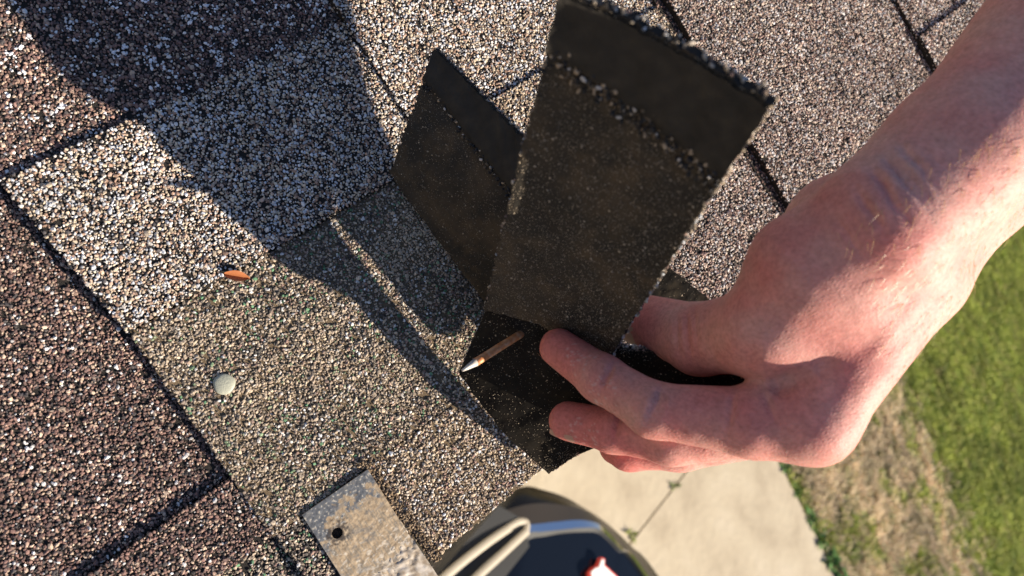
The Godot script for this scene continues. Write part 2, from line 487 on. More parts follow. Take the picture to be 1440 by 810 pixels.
func roof() -> void:
	var r := thing("shingled_roof", Transform3D(RT.basis, RT.origin), "worn brown and tan asphalt shingle roof at its gable edge", "roof")
	# [name, z0, z1, x0 at z0, x0 at z1, x1, lower edge of the course, raise, palette, base, frost]
	var big := 1.25
	var list := [
		[-165, 32.5, -160, -160, -6, -160, 0.0, MAROON, "asphalt", 0.10],
		[32.9, 60, -160, -160, -6, -160, 2.5, MAROON, "asphalt", 0.12],
		[60.4, 106, -160, -160, -2, -160, -0.6, DIRTY, "asphalt", 0.0],
		[-230, -97.4, -17, -17, 130, -14, 0.0, MAROON, "asphalt", 0.55],
		[-97, -31, -17, -11, 130, -14, 2.0, CREAM, "asphalt", 0.2],
		[-30.6, 60, -10.5, -10.2, 130, -14, -0.3, DIRTY, "dirt", 0.03],
		[60.4, 106, 31, 33, 130, -14, -0.25, TAN, "dirt", 0.1],
		[60.4, 108, -9, -9, 31, -14, -0.9, DIRTY, "asphalt", 0.0],
		[-180, -40.2, 122, 124.5, 280, 124, 0.0, CREAM, "asphalt", 0.45],
		[-39.8, 12, 125, 124.5, 280, 124, 1.5, TAN, "asphalt", 0.1],
		[12.4, 106, 124.5, 124.5, 280, 124, 1.2, PINK, "asphalt", 0.1],
		[-120, 106, 273, 275.5, 426, 274, 1.6, PINK, "asphalt", 0.2],
		[-60, 47, 417, 418.5, 570, 418, 0.0, PINK, "asphalt", 0.2],
		[47.4, 106, 418.5, 418.5, 570, 418, 1.8, PINK, "asphalt", 0.2],
		[-40, 106, 563, 563, 640, 563, 1.0, PINK, "asphalt", 0.2],
	]
	var plies := [[-120, 106, 269.0, 271.2, 276], [-60, 106, 413.5, 414.5, 420]]
	var body := [stone(11), stone(23), stone(37)]
	for q in list:
		var z0: float = q[0]; var z1: float = q[1]
		var xa: float = q[2]; var xb: float = q[3]; var x1: float = q[4]; var low: float = q[5]; var raise: float = q[6]
		var level := func(x: float) -> float: return raise + 4.2 * (1.0 - (x - low) / 146.0)
		var place := func(s: float, t: float) -> Vector3:
			var x := lerpf(lerpf(xa, xb, t), x1, s)
			return Vector3(x, level.call(x), lerpf(z0, z1, t))
		# slab with ragged edges
		var ring := []
		var nz := int(absf(z1 - z0) / 2.5) + 2
		var nx := int(absf(x1 - xa) / 2.5) + 2
		for i in nz: ring.append(place.call(0.0, float(i) / nz))
		for i in nx: ring.append(place.call(float(i) / nx, 1.0))
		for i in nz: ring.append(place.call(1.0, 1.0 - float(i) / nz))
		for i in nx: ring.append(place.call(1.0 - float(i) / nx, 0.0))
		for i in ring.size():
			ring[i] = (ring[i] + Vector3(rng.randf_range(-0.3, 0.3), -0.35, rng.randf_range(-0.3, 0.3))) * 0.001
		var s := st()
		var c: Vector3 = place.call(0.5, 0.5) * 0.001 - Vector3(0, 0.00035, 0)
		for i in ring.size():
			var a: Vector3 = ring[i]; var b: Vector3 = ring[(i + 1) % ring.size()]
			tri(s, c, b, a)
			var dn := Vector3(0, -0.0075, 0)
			quad(s, a, b, b + dn, a + dn)
		var slab := put("shingle", done(s), M[q[8]], r)
		# mineral granules bedded in the slab
		var lists := [[], [], []]; var tints := [[], [], []]
		var step := 0.88
		var n_s := int(absf(x1 - minf(xa, xb)) / step)
		var n_t := int((z1 - z0) / step)
		var pal: Array = q[7]
		var frost: float = q[9]
		for i in n_s:
			for j in n_t:
				var sj := (i + 0.5 + rng.randf_range(-0.55, 0.55)) / n_s
				var tj := (j + 0.5 + rng.randf_range(-0.55, 0.55)) / n_t
				if sj < -0.002 or sj > 1.0 or tj < 0.0 or tj > 1.0: continue
				var p: Vector3 = place.call(sj, tj)
				if p.x < -120 or p.x > 575: continue
				if Vector2(p.x - 9.0, p.z - 73.3).length() < 4.5: continue
				var worn := fine.get_noise_2d(p.x * 0.9, p.z * 0.9)
				if worn < -0.42 and rng.randf() < 0.6: continue
				var size := 0.33 + 0.60 * pow(rng.randf(), 1.3)
				if rng.randf() < 0.07: size *= 1.35
				var col := pick(pal)
				if frost > 0.0 and noise.get_noise_2d(p.x * 4.2 + 300, p.z * 4.2) > 0.62 - 0.5 * frost and rng.randf() < frost * 1.2:
					col = Color(0.72, 0.70, 0.70)
				if frost > 0.0 and rng.randf() < 0.02: col = Color(0.66, 0.64, 0.62)
				var dusty := noise.get_noise_2d(p.x * 0.7 + 50, p.z * 0.7 - 20)
				if q[8] == "dirt":
					col = col.lerp(Color(0.36, 0.285, 0.205), clampf(-0.05 + dusty * 1.0 + 0.55 * smoothstep(45.0, 0.0, p.x + 12.0) * (0.5 + noise.get_noise_2d(p.x * 3.0, p.z * 3.0)), 0.0, 0.75))
				col *= rng.randf_range(0.7, 1.3) * (1.0 + 0.25 * dusty)
				p.y += rng.randf_range(-0.2, 0.16)
				var k := rng.randi() % 3
				lists[k].append(Transform3D(turned(0.6).scaled(Vector3.ONE * size * 0.001), p * 0.001))
				tints[k].append(col)
		# granules caught on the cut edges
		for i in ring.size():
			if rng.randf() < 0.75:
				var p: Vector3 = ring[i]
				if p.x < -0.12 or p.x > 0.575: continue
				var size := rng.randf_range(0.45, 0.8)
				lists[0].append(Transform3D(turned(0.8).scaled(Vector3.ONE * size * 0.001), p + Vector3(0, rng.randf_range(-0.0022, 0.0002), 0)))
				tints[0].append(pick(pal) * 0.8)
		for k in 3: scatter("granules", body[k], M.granule, lists[k], tints[k], slab)
	for q in plies:
		var s := st()
		var n := 90
		for i in n:
			var f0 := float(i) / n; var f1 := float(i + 1) / n
			var a := Vector3(lerpf(q[2], q[3], f0) + fine.get_noise_1d(i * 9.0) * 0.8, 1.9, lerpf(q[0], q[1], f0)) * 0.001
			var b := Vector3(lerpf(q[2], q[3], f1) + fine.get_noise_1d((i + 1) * 9.0) * 0.8, 1.9, lerpf(q[0], q[1], f1)) * 0.001
			var a2 := Vector3(q[4] * 0.001, 0.0019, a.z); var b2 := Vector3(q[4] * 0.001, 0.0019, b.z)
			quad(s, a, b, b2, a2)
			quad(s, a, a - Vector3(0, 0.004, 0), b - Vector3(0, 0.004, 0), b)
		var ply := put("lower_ply", done(s), M.asphalt, r)
		var places := []; var tints := []
		for i in int((q[1] - q[0]) * (q[4] - q[2]) * 0.55):
			var f := rng.randf()
			var x := rng.randf_range(lerpf(q[2], q[3], f), q[4])
			places.append(Transform3D(turned(0.6).scaled(Vector3.ONE * rng.randf_range(0.4, 0.85) * 0.001), Vector3(x, 1.9, lerpf(q[0], q[1], f)) * 0.001))
			tints.append(pick(MAROON) * 0.9)
		scatter("granules", body[1], M.granule, places, tints, ply)
	# deck, fascia and the roof that goes on out of sight
	var s := st()
	box(s, Vector3(-0.5, -0.025, -6.0), Vector3(3.2, -0.0066, 0.085))
	put("deck", done(s), M.deck, r)
	s = st()
	box(s, Vector3(-0.5, -0.16, 0.06), Vector3(3.2, -0.026, 0.082))
	put("barge_board", done(s), M.wall, r)
	s = st()
	box(s, Vector3(-0.5, -0.0064, -6.0), Vector3(3.2, 0.0002, -0.232))
	put("far_shingles", done(s), M.deck, r)
	s = st()
	box(s, Vector3(0.641, -0.0064, -0.23), Vector3(3.2, 0.0032, 0.106))
	put("upper_shingles", done(s), M.deck, r)
	# the gable wall under it
	var w := thing("house_wall", Transform3D(Basis(), Vector3(1.0, 0, -0.35)), "pale gable wall of the house under the roof overhang", "wall")
	s = st()
	var pts := [Vector2(-1.2, 0), Vector2(1.6, 0), Vector2(1.6, 0), Vector2(-1.2, 0)]
	var top := func(x: float) -> float: return (RT * Vector3((x + 1.0) / cos(deg_to_rad(PITCH)), 0, 0)).y - 0.06
	for k in 12:
		var xa := lerpf(-1.2, 1.6, k / 12.0); var xb := lerpf(-1.2, 1.6, (k + 1) / 12.0)
		quad(s, Vector3(xa, 0, 0.1), Vector3(xb, 0, 0.1), Vector3(xb, top.call(xb), 0.1), Vector3(xa, top.call(xa), 0.1))
		quad(s, Vector3(xb, 0, -0.1), Vector3(xa, 0, -0.1), Vector3(xa, top.call(xa), -0.1), Vector3(xb, top.call(xb), -0.1))
	put("wall", done(s), M.wall, w)

# ---------------------------------------------------------------- lifted shingle pieces
# a thin sheet over four corners (mm): tl, tr, br, bl seen from its tar side; returns [tar side, stone side]
func sheet(c: Array, bulge: Vector3, thick: float, nu: int, nv: int, sd: int, curl := 0.0) -> Array:
	var top := st(true); var back := st()
	var f := FastNoiseLite.new()
	f.seed = sd; f.frequency = 0.5
	var grid := []
	var normal: Vector3 = ((c[1] - c[0]) as Vector3).cross(c[3] - c[0]).normalized() * -1.0
	for j in nv + 1:
		var row := []
		for i in nu + 1:
			var u := float(i) / nu; var v := float(j) / nv
			var eu := u; var ev := v
			if i == 0 or i == nu: eu += f.get_noise_2d(j * 0.9, i) * 0.022
			if j == 0 or j == nv: ev += f.get_noise_2d(i * 0.9, j + 50) * 0.012
			var p: Vector3 = (c[0] as Vector3).lerp(c[1], eu).lerp((c[3] as Vector3).lerp(c[2], eu), ev)
			p += bulge * sin(PI * v) * lerpf(0.25, 1.0, u)
			p += normal * (f.get_noise_2d(u * 9.0, v * 12.0) * 0.7 + f.get_noise_2d(u * 50.0 + 9, v * 60.0) * 0.18)
			p += normal * curl * pow(absf(2.0 * u - 1.0), 3.0)
			row.append(p)
		grid.append(row)
	var off := -normal * thick
	for j in nv:
		for i in nu:
			var a: Vector3 = grid[j][i] * 0.001; var b: Vector3 = grid[j][i + 1] * 0.001
			var cc: Vector3 = grid[j + 1][i + 1] * 0.001; var d: Vector3 = grid[j + 1][i] * 0.001
			quad(top, d, cc, b, a)
			var o := off * 0.001
			quad(back, a + o, b + o, cc + o, d + o)
			if i == 0: quad(back, d, a, a + o, d + o)
			if i == nu - 1: quad(back, b, cc, cc + o, b + o)
			if j == 0: quad(back, a, b, b + o, a + o)
			if j == nv - 1: quad(back, cc, d, d + o, cc + o)
	return [done(top, true), done(back), grid, normal]

func dress(parent: Node, g: Array, normal: Vector3, thick: float, stones: ArrayMesh, sand_count: int) -> void:
	var nv := g.size() - 1; var nu: int = g[0].size() - 1
	var at := func(u: float, v: float) -> Vector3:
		var i := mini(int(u * nu), nu - 1); var j := mini(int(v * nv), nv - 1)
		var fu := u * nu - i; var fv := v * nv - j
		return (g[j][i] as Vector3).lerp(g[j][i + 1], fu).lerp((g[j + 1][i] as Vector3).lerp(g[j + 1][i + 1], fu), fv)
	var places := []; var tints := []
	var w: float = (g[0][0] as Vector3).distance_to(g[0][nu]); var h: float = (g[0][0] as Vector3).distance_to(g[nv][0])
	for k in int(w * h / 1.6):
		var p: Vector3 = at.call(rng.randf(), rng.randf()) - normal * (thick + rng.randf_range(0.0, 0.4))
		places.append(Transform3D(turned(0.8).scaled(Vector3.ONE * rng.randf_range(0.5, 0.95) * 0.001), p * 0.001))
		tints.append(pick(TAN))
	# along the cut edges
	var across: Vector3 = (g[0][nu] - g[0][0]).normalized()
	var along: Vector3 = (g[nv][0] - g[0][0]).normalized()
	for k in int((w + h) * 3.2):
		var u := rng.randf(); var v := rng.randf()
		var out := Vector3()
		if rng.randf() < w / (w + h):
			v = float(rng.randi() % 2); out = along * (v * 2.0 - 1.0)
		else:
			u = float(rng.randi() % 2); out = across * (u * 2.0 - 1.0)
		var p: Vector3 = at.call(u, v) - normal * rng.randf_range(0.5, thick + 0.3) + out * rng.randf_range(-0.1, 0.45)
		places.append(Transform3D(turned(0.8).scaled(Vector3.ONE * rng.randf_range(0.4, 0.8) * 0.001), p * 0.001))
		tints.append(pick(TAN) * 0.9)
	scatter("granules", stones, M.granule, places, tints, parent)
	places = []; tints = []
	for k in sand_count:
		var p: Vector3 = at.call(rng.randf(), rng.randf()) + normal * 0.03
		var big := rng.randf() < 0.04
		places.append(Transform3D(turned(0.9).scaled(Vector3.ONE * (rng.randf_range(0.3, 0.5) if big else rng.randf_range(0.10, 0.22)) * 0.001), p * 0.001))
		tints.append(Color(0.30, 0.24, 0.17) * rng.randf_range(0.2, 1.4))
	scatter("sand_grains", stones, M.granule, places, tints, parent)

func seal_band(parent: Node, g: Array, normal: Vector3, v0: float, v1: float, stones: ArrayMesh, amount: int) -> void:
	# the doubled strip along the free edge, with a crumbly lower border
	var nv := g.size() - 1; var nu: int = g[0].size() - 1
	var s := st(true)
	var rows := 10
	var pt := func(u: float, v: float) -> Vector3:
		var i := mini(int(u * nu), nu - 1); var j := mini(int(v * nv), nv - 1)
		var fu := u * nu - i; var fv := v * nv - j
		return (g[j][i] as Vector3).lerp(g[j][i + 1], fu).lerp((g[j + 1][i] as Vector3).lerp(g[j + 1][i + 1], fu), fv)
	for j in rows:
		for i in nu:
			var q := []
			for o in [[0, 0], [1, 0], [1, 1], [0, 1]]:
				var u := float(i + o[0]) / nu
				var low := lerpf(v0, v1, u) + 0.012 * fine.get_noise_1d(u * 140.0)
				var f := float(j + o[1]) / rows
				var rise := 1.1 if j + o[1] < rows else -0.2
				q.append((pt.call(u, clampf(f * low, 0.004, 1.0)) + normal * (rise + 0.25 * fine.get_noise_2d(u * 200.0, f * 60.0))) * 0.001)
			quad(s, q[3], q[2], q[1], q[0])
	put("seal_strip", done(s, true), M.strip, parent)
	var places := []; var tints := []
	for k in amount:
		var u := rng.randf()
		var v := lerpf(v0, v1, u) + rng.randf_range(-0.025, 0.03) + 0.012 * fine.get_noise_1d(u * 140.0)
		var p: Vector3 = pt.call(u, clampf(v, 0, 1)) + normal * rng.randf_range(0.2, 1.0)
		places.append(Transform3D(turned(0.9).scaled(Vector3.ONE * rng.randf_range(0.35, 0.95) * 0.001), p * 0.001))
		var c := pick([[5, Color(0.03, 0.028, 0.027)], [2, Color(0.12, 0.09, 0.06)], [1.2, Color(0.4, 0.3, 0.2)], [0.6, Color(0.5, 0.45, 0.4)]])
		tints.append(c)
	scatter("loose_granules", stones, M.granule, places, tints, parent)

func torn_shingles() -> void:
	var stones := stone(51)
	# the tab standing up behind
	var base := Vector3(110, 3, 0)
	var t := thing("lifted_shingle_tab", on_roof(base), "smaller black tab standing up behind, its tar side brown with dust", "shingle")
	var c := [Vector3(138.0, 32.4, -63.7) - base, Vector3(139.0, 54.4, -15.3) - base, Vector3(114.9, 2.0, 94.2) - base, Vector3(104.4, 2.5, -33.7) - base]
	var g := sheet(c, Vector3(-7, 15, 3), 2.6, 44, 52, 3)
	put("tar_side", g[0], M.underside, t)
	put("stone_side", g[1], M.asphalt, t)
	dress(t, g[2], g[3], 2.6, stones, 5000)
	seal_band(t, g[2], g[3], 0.25, 0.30, stones, 120)
	# the big piece folded towards the camera: an upper and a lower flap meeting in a fold
	base = Vector3(105, 45, 48)
	t = thing("torn_shingle_strip", on_roof(base), "large torn black shingle strip pinched between the thumb and first finger", "shingle")
	c = [Vector3(108.9, 162.9, -32.6) - base, Vector3(125.7, 182.3, 12.7) - base, Vector3(116.2, 69.5, 65.8) - base, Vector3(94.3, 44.7, 30.1) - base]
	g = sheet(c, Vector3(-3.5, 0.5, 0.5), 3.0, 48, 110, 5, 2.2)
	put("upper_flap", g[0], M.underside, t)
	put("upper_stone_side", g[1], M.asphalt, t)
	dress(t, g[2], g[3], 3.0, stones, 11000)
	seal_band(t, g[2], g[3], 0.13, 0.20, stones, 260)
	g = lower_sheet(base)
	put("lower_flap", g[0], M.sealed, t)
	put("lower_stone_side", g[1], M.asphalt, t)
	dress(t, g[2], g[3], 3.0, stones, 2600)
	# the black end of the next course showing past the thumb
	base = Vector3(180, 4, 75)
	t = thing("shingle_end", on_roof(base), "black shingle end lying flat on the roof just above the thumb", "shingle")
	c = [Vector3(165.0, 4.6, 49.0) - base, Vector3(192.5, 5.2, 62.0) - base, Vector3(207.0, 5.6, 97.0) - base, Vector3(158.0, 4.2, 92.0) - base]
	g = sheet(c, Vector3(0, 0.6, 0), 2.4, 40, 40, 9)
	put("tar_side", g[0], M.sealed, t)
	put("stone_side", g[1], M.asphalt, t)
	dress(t, g[2], g[3], 2.4, stones, 300)

func evenly(p: Array, steps: int) -> Array:
	var r := []
	for i in p.size() - 1:
		for k in steps: r.append((p[i] as Vector3).lerp(p[i + 1], float(k) / steps))
	r.append(p[-1])
	return r

# the lower flap is a five-sided sheet: rows run from its left border to its far right border
func lower_sheet(base: Vector3) -> Array:
	var left := [Vector3(94.3, 44.7, 30.1), Vector3(78.5, 20.0, 48.0), Vector3(81.2, 15.5, 76.0), Vector3(90.4, 9.5, 106.4)]
	var right := [Vector3(116.2, 69.5, 65.8), Vector3(134.5, 93.5, 79.0), Vector3(144.0, 103.0, 98.0), Vector3(97.5, 34.0, 99.2)]
	left = evenly(left, 14); right = evenly(right, 14)
	var nv := left.size() - 1
	var nu := 60
	var f := FastNoiseLite.new()
	f.seed = 77; f.frequency = 0.5
	var normal := Vector3(-0.807, 0.583, 0.09).normalized()
	var grid := []
	for j in nv + 1:
		var row := []
		for i in nu + 1:
			var u := float(i) / nu
			var p: Vector3 = (left[j] as Vector3).lerp(right[j], u)
			p += normal * (f.get_noise_2d(u * 8.0, j * 0.25) * 0.9 + f.get_noise_2d(u * 60.0, j * 1.1) * 0.15)
			if i == 0: p.x += f.get_noise_1d(j * 0.8) * 0.5
			row.append(p - base)
		grid.append(row)
	var top := st(true); var back := st()
	var o := -normal * 0.003
	for j in nv:
		for i in nu:
			var a: Vector3 = grid[j][i] * 0.001; var b: Vector3 = grid[j][i + 1] * 0.001
			var c: Vector3 = grid[j + 1][i + 1] * 0.001; var d: Vector3 = grid[j + 1][i] * 0.001
			quad(top, d, c, b, a)
			quad(back, a + o, b + o, c + o, d + o)
			if i == 0: quad(back, d, a, a + o, d + o)
			if i == nu - 1: quad(back, b, c, c + o, b + o)
			if j == 0: quad(back, a, b, b + o, a + o)
			if j == nv - 1: quad(back, c, d, d + o, c + o)
	return [done(top, true), done(back), grid, normal]

# ---------------------------------------------------------------- small things
# bare grey metal along the upper edge, tan dirt over the rest, rust-black round the hole, pale smears below
func strap_print() -> ImageTexture:
	var im := Image.create(256, 256, false, Image.FORMAT_RGB8)
	for py in 256:
		for px in 256:
			var x := (px / 256.0 - 0.5) * 64.0; var z := (py / 256.0 - 0.5) * 64.0
			var n := noise.get_noise_2d(px * 1.3, py * 1.3)
			var n2 := fine.get_noise_2d(px * 0.9, py * 0.9)
			var c := Color(0.30, 0.22, 0.14).lerp(Color(0.40, 0.305, 0.20), clampf(0.5 + n2, 0, 1))
			var streak := fine.get_noise_2d(px * 1.6, py * 0.25)
			c = c.lerp(Color(0.20, 0.175, 0.14), clampf(streak * 2.0 + n, 0, 0.7))
			var bare := smoothstep(-1.0, 2.0, -13.0 + 9.0 * n + 3.0 * n2 - z + maxf(-x - 4.0, 0.0) * 0.9)
			c = c.lerp(Color(0.105, 0.112, 0.125) * (1.0 + n2 * 0.5), bare)
			if n2 > 0.42 and bare > 0.5: c = Color(0.4, 0.36, 0.3)
			var smear := smoothstep(0.15, 0.5, fine.get_noise_2d(px * 0.5 + 70, py * 0.8) + (z - 8.0) * 0.03)
			c = c.lerp(Color(0.50, 0.44, 0.36), smear * 0.8)
			c = c.lerp(Color(0.15, 0.145, 0.14), smoothstep(0.2, 0.5, noise.get_noise_2d(px * 0.9 + 200, py * 2.2)) * 0.55)
			var ring := Vector2(x + 7.0, z + 6.7).length()
			c = c.lerp(Color(0.05, 0.04, 0.035), (1.0 - smoothstep(2.2, 5.0, ring + n2 * 3.5)) * 0.85)
			im.set_pixel(px, py, (c * 0.95).linear_to_srgb())
	return ImageTexture.create_from_image(im)

func small_things() -> void:
	# nail through the torn strip
	var base := Vector3(97.3, 48.6, 44.8)
	var n := thing("roofing_nail", on_roof(base), "bent-out pointed nail with rusty shank sticking from the torn shingle", "nail")
	var d := Vector3(69.8, 57.8, 41.7) - base
	var line := [-d * 0.0001]
	for k in 9: line.append(d * 0.001 * (k + 1) / 9.0 * 0.78)
	put("shank", tube(line, 0.00145, 0.00145), M.nail_steel, n)
	put("point", tube([d * 0.00078, d * 0.00085, d * 0.00093, d * 0.001], 0.00145, 0.00145, true), M.tip, n)
	# sealant blob over an old fastener
	var s := st(true)
	var r := RandomNumberGenerator.new()
	r.seed = 4
	var rings := 7; var seg := 28
	var pt := func(i: int, k: int) -> Vector3:
		var a := TAU * (k % seg) / seg
		var rad := 3.9 * (1.0 + 0.03 * sin(a * 3 + 1) + 0.02 * sin(a * 5)) * sin(PI * 0.5 * i / rings)
		return Vector3(rad * cos(a), 0.6 + 1.0 * cos(PI * 0.5 * i / rings) + 0.12 * fine.get_noise_2d(rad * cos(a) * 12, rad * sin(a) * 12), rad * sin(a)) * 0.001
	for i in rings:
		for k in seg:
			quad(s, pt.call(i, k), pt.call(i, k + 1), pt.call(i + 1, k + 1), pt.call(i + 1, k))
	var blob := put("sealant_blob", done(s, true), relief(mat(Color(0.34, 0.34, 0.27), 0.45, 0.4), 90.0, noise_tex(0.06, [], [], 256, 3, false, 2), 0.006), self)
	blob.transform = on_roof(Vector3(5.8, 3.3, 2.8))
	tag(blob, "round grey-green sealant blob on the dirty tan shingle", "sealant")
	# dry leaf scrap
	s = st(true)
	for i in 10:
		for side in [-1.0, 1.0]:
			var f := func(k: int, e: float) -> Vector3:
				var u := k / 10.0
				var w: float = 2.0 * sin(PI * (0.1 + 0.85 * u)) * e * side
				return Vector3(lerpf(-4.6, 4.6, u), 0.5 + 1.1 * absf(e) + 0.9 * sin(PI * u), w) * 0.001
			quad(s, f.call(i, 0.0), f.call(i + 1, 0.0), f.call(i + 1, 1.0), f.call(i, 1.0))
	var leaf := put("leaf_scrap", done(s, true), M.leaf, self)
	leaf.transform = on_roof(Vector3(30.8, 5.2, -28.5)) * Transform3D(Basis(Vector3.UP, deg_to_rad(-42)), Vector3())
	tag(leaf, "small orange dry leaf scrap at the edge of the cream shingle", "leaf")
	# metal strap at the gable edge
	var m := thing("metal_strap", on_roof(Vector3(16, 4.0, 80)), "grey metal strap with a round hole, smeared with tan dried caulk", "strap")
	var comb := CSGCombiner3D.new()
	comb.name = "plate"
	m.add_child(comb)
	var b := CSGBox3D.new()
	b.size = Vector3(0.029, 0.0012, 0.055)
	b.position = Vector3(0, 0, 0.0075)
	b.rotation.y = -0.03
	comb.add_child(b)
	var hole := CSGCylinder3D.new()
	hole.operation = CSGShape3D.OPERATION_SUBTRACTION
	hole.radius = 0.0021; hole.height = 0.01; hole.sides = 20
	hole.position = Vector3(9.0 - 16, 0, 73.3 - 80) * 0.001
	comb.add_child(hole)
	var pm := tex(mat(Color.WHITE, 0.6, 0.4, 0.1), strap_print(), 1.0 / 0.064, noise_tex(0.05, [], [], 256, 4, false, 45), 0.03)
	pm.uv1_offset = Vector3.ONE * 0.5
	b.material = pm; hole.material = pm
	# caulk skin
	s = st(true)
	var nx := 50; var nz := 60
	var caulk := func(i: int, j: int) -> Vector3:
		var x := lerpf(-0.0145, 0.0148, float(i) / nx); var z := lerpf(0.000, 0.0352, float(j) / nz)
		var k := noise.get_noise_2d(x * 9000, z * 9000) * 0.9 + (z - 0.011) * 70.0 + x * 22.0
		var ridge := absf(fine.get_noise_2d(x * 2200, z * 700))
		return Vector3(x, 0.0001 + clampf(k, -0.6, 1.0) * 0.0009 + (0.0003 * ridge if k > 0 else 0.0), z)
	for i in nx:
		for j in nz:
			quad(s, caulk.call(i, j), caulk.call(i + 1, j), caulk.call(i + 1, j + 1), caulk.call(i, j + 1))
	put("dried_caulk", done(s, true), tex(mat(Color.WHITE, 0.6, 0.4), noise_tex(0.03, [Color(0.26, 0.2, 0.14), Color(0.38, 0.32, 0.25), Color(0.5, 0.45, 0.39)], [0.25, 0.5, 0.8], 256, 4, false, 46), 30.0), m)
	# dirt packed in the joint beside the strap
	var places := []; var tints := []
	for k in 900:
		var z := rng.randf_range(56, 107)
		var p := Vector3(31.5 + rng.randfn() * 1.3 + (z - 60) * 0.06, 3.0 + rng.randf_range(-0.6, 1.0), z)
		places.append(Transform3D(turned(0.8).scaled(Vector3.ONE * rng.randf_range(0.3, 0.8) * 0.001), (p - Vector3(32, 3, 82)) * 0.001))
		tints.append(pick([[5, Color(0.2, 0.14, 0.085)], [2, Color(0.08, 0.06, 0.045)], [1, Color(0.4, 0.3, 0.2)]]))
	scatter("joint_dirt", stone(3), M.granule, places, tints, self)
	var jd := get_child(-1) as Node3D
	jd.transform = on_roof(Vector3(32, 3, 82))
	tag(jd, "brown dirt packed along the joint beside the metal strap", "dirt")

# ---------------------------------------------------------------- hand
func smin(a: float, b: float, k: float) -> float:
	var h := maxf(k - absf(a - b), 0.0) / k
	return minf(a, b) - h * h * k * 0.25

var G: Array = []      # grid size
var glo: Vector3
const CELL := 0.85

func carve(field: PackedFloat32Array, a: Vector3, ra: float, b: Vector3, rb: float, k: float) -> void:
	var m := maxf(ra, rb) + 9.0
	var lo := (Vector3(minf(a.x, b.x), minf(a.y, b.y), minf(a.z, b.z)) - Vector3.ONE * m - glo) / CELL
	var hi := (Vector3(maxf(a.x, b.x), maxf(a.y, b.y), maxf(a.z, b.z)) + Vector3.ONE * m - glo) / CELL
	var x0 := maxi(int(lo.x), 0); var y0 := maxi(int(lo.y), 0); var z0 := maxi(int(lo.z), 0)
	var x1 := mini(int(hi.x) + 1, G[0] - 1); var y1 := mini(int(hi.y) + 1, G[1] - 1); var z1 := mini(int(hi.z) + 1, G[2] - 1)
	var ab := b - a
	var inv := 1.0 / ab.length_squared()
	var dr := rb - ra
	for z in range(z0, z1 + 1):
		for y in range(y0, y1 + 1):
			var at: int = (z * G[1] + y) * G[0]
			for x in range(x0, x1 + 1):
				var p := Vector3(glo.x + x * CELL, glo.y + y * CELL, glo.z + z * CELL) - a
				var t := clampf(p.dot(ab) * inv, 0.0, 1.0)
				var d := (p - ab * t).length() - ra - dr * t
				var o := field[at + x]
				if o > 500.0:
					field[at + x] = d
				else:
					var h := maxf(k - absf(o - d), 0.0)
					field[at + x] = minf(o, d) - h * h / k * 0.25

func normals_of(verts: PackedVector3Array, faces: PackedInt32Array) -> PackedVector3Array:
	var normals := PackedVector3Array()
	normals.resize(verts.size())
	for i in range(0, faces.size(), 3):
		var fn := (verts[faces[i + 2]] - verts[faces[i]]).cross(verts[faces[i + 1]] - verts[faces[i]])
		for k in 3: normals[faces[i + k]] += fn
	for i in normals.size(): normals[i] = normals[i].normalized()
	return normals

# a curved finger nail over the end of a finger (mm, relative to base)
func finger_nail(parent: Node, a: Vector3, b: Vector3, r: float, toward: Vector3, past: float, base: Vector3) -> void:
	var axis := (b - a).normalized()
	var up := (toward - axis * toward.dot(axis)).normalized()
	var side := axis.cross(up)
	var s := st(true)
	var pt := func(i: int, j: int, lift: float) -> Vector3:
		var u := lerpf(-1.0, 1.0, i / 12.0); var v := j / 12.0
		var ang := u * 0.85
		var along := lerpf(-6.0, past, v) - absf(u) * absf(u) * 1.4 * v
		var rr := r * (1.0 - 0.16 * v * v) + lift
		return (b + axis * along + (up * cos(ang) + side * sin(ang)) * rr - base) * 0.001
	for i in 12:
		for j in 12:
			quad(s, pt.call(i, j, 0.35), pt.call(i + 1, j, 0.35), pt.call(i + 1, j + 1, 0.35), pt.call(i, j + 1, 0.35))
			quad(s, pt.call(i, j, -0.2), pt.call(i, j + 1, -0.2), pt.call(i + 1, j + 1, -0.2), pt.call(i + 1, j, -0.2))
		quad(s, pt.call(i, 12, 0.35), pt.call(i + 1, 12, 0.35), pt.call(i + 1, 12, -0.2), pt.call(i, 12, -0.2))
	put("fingernail", done(s, true), M.nail, parent)

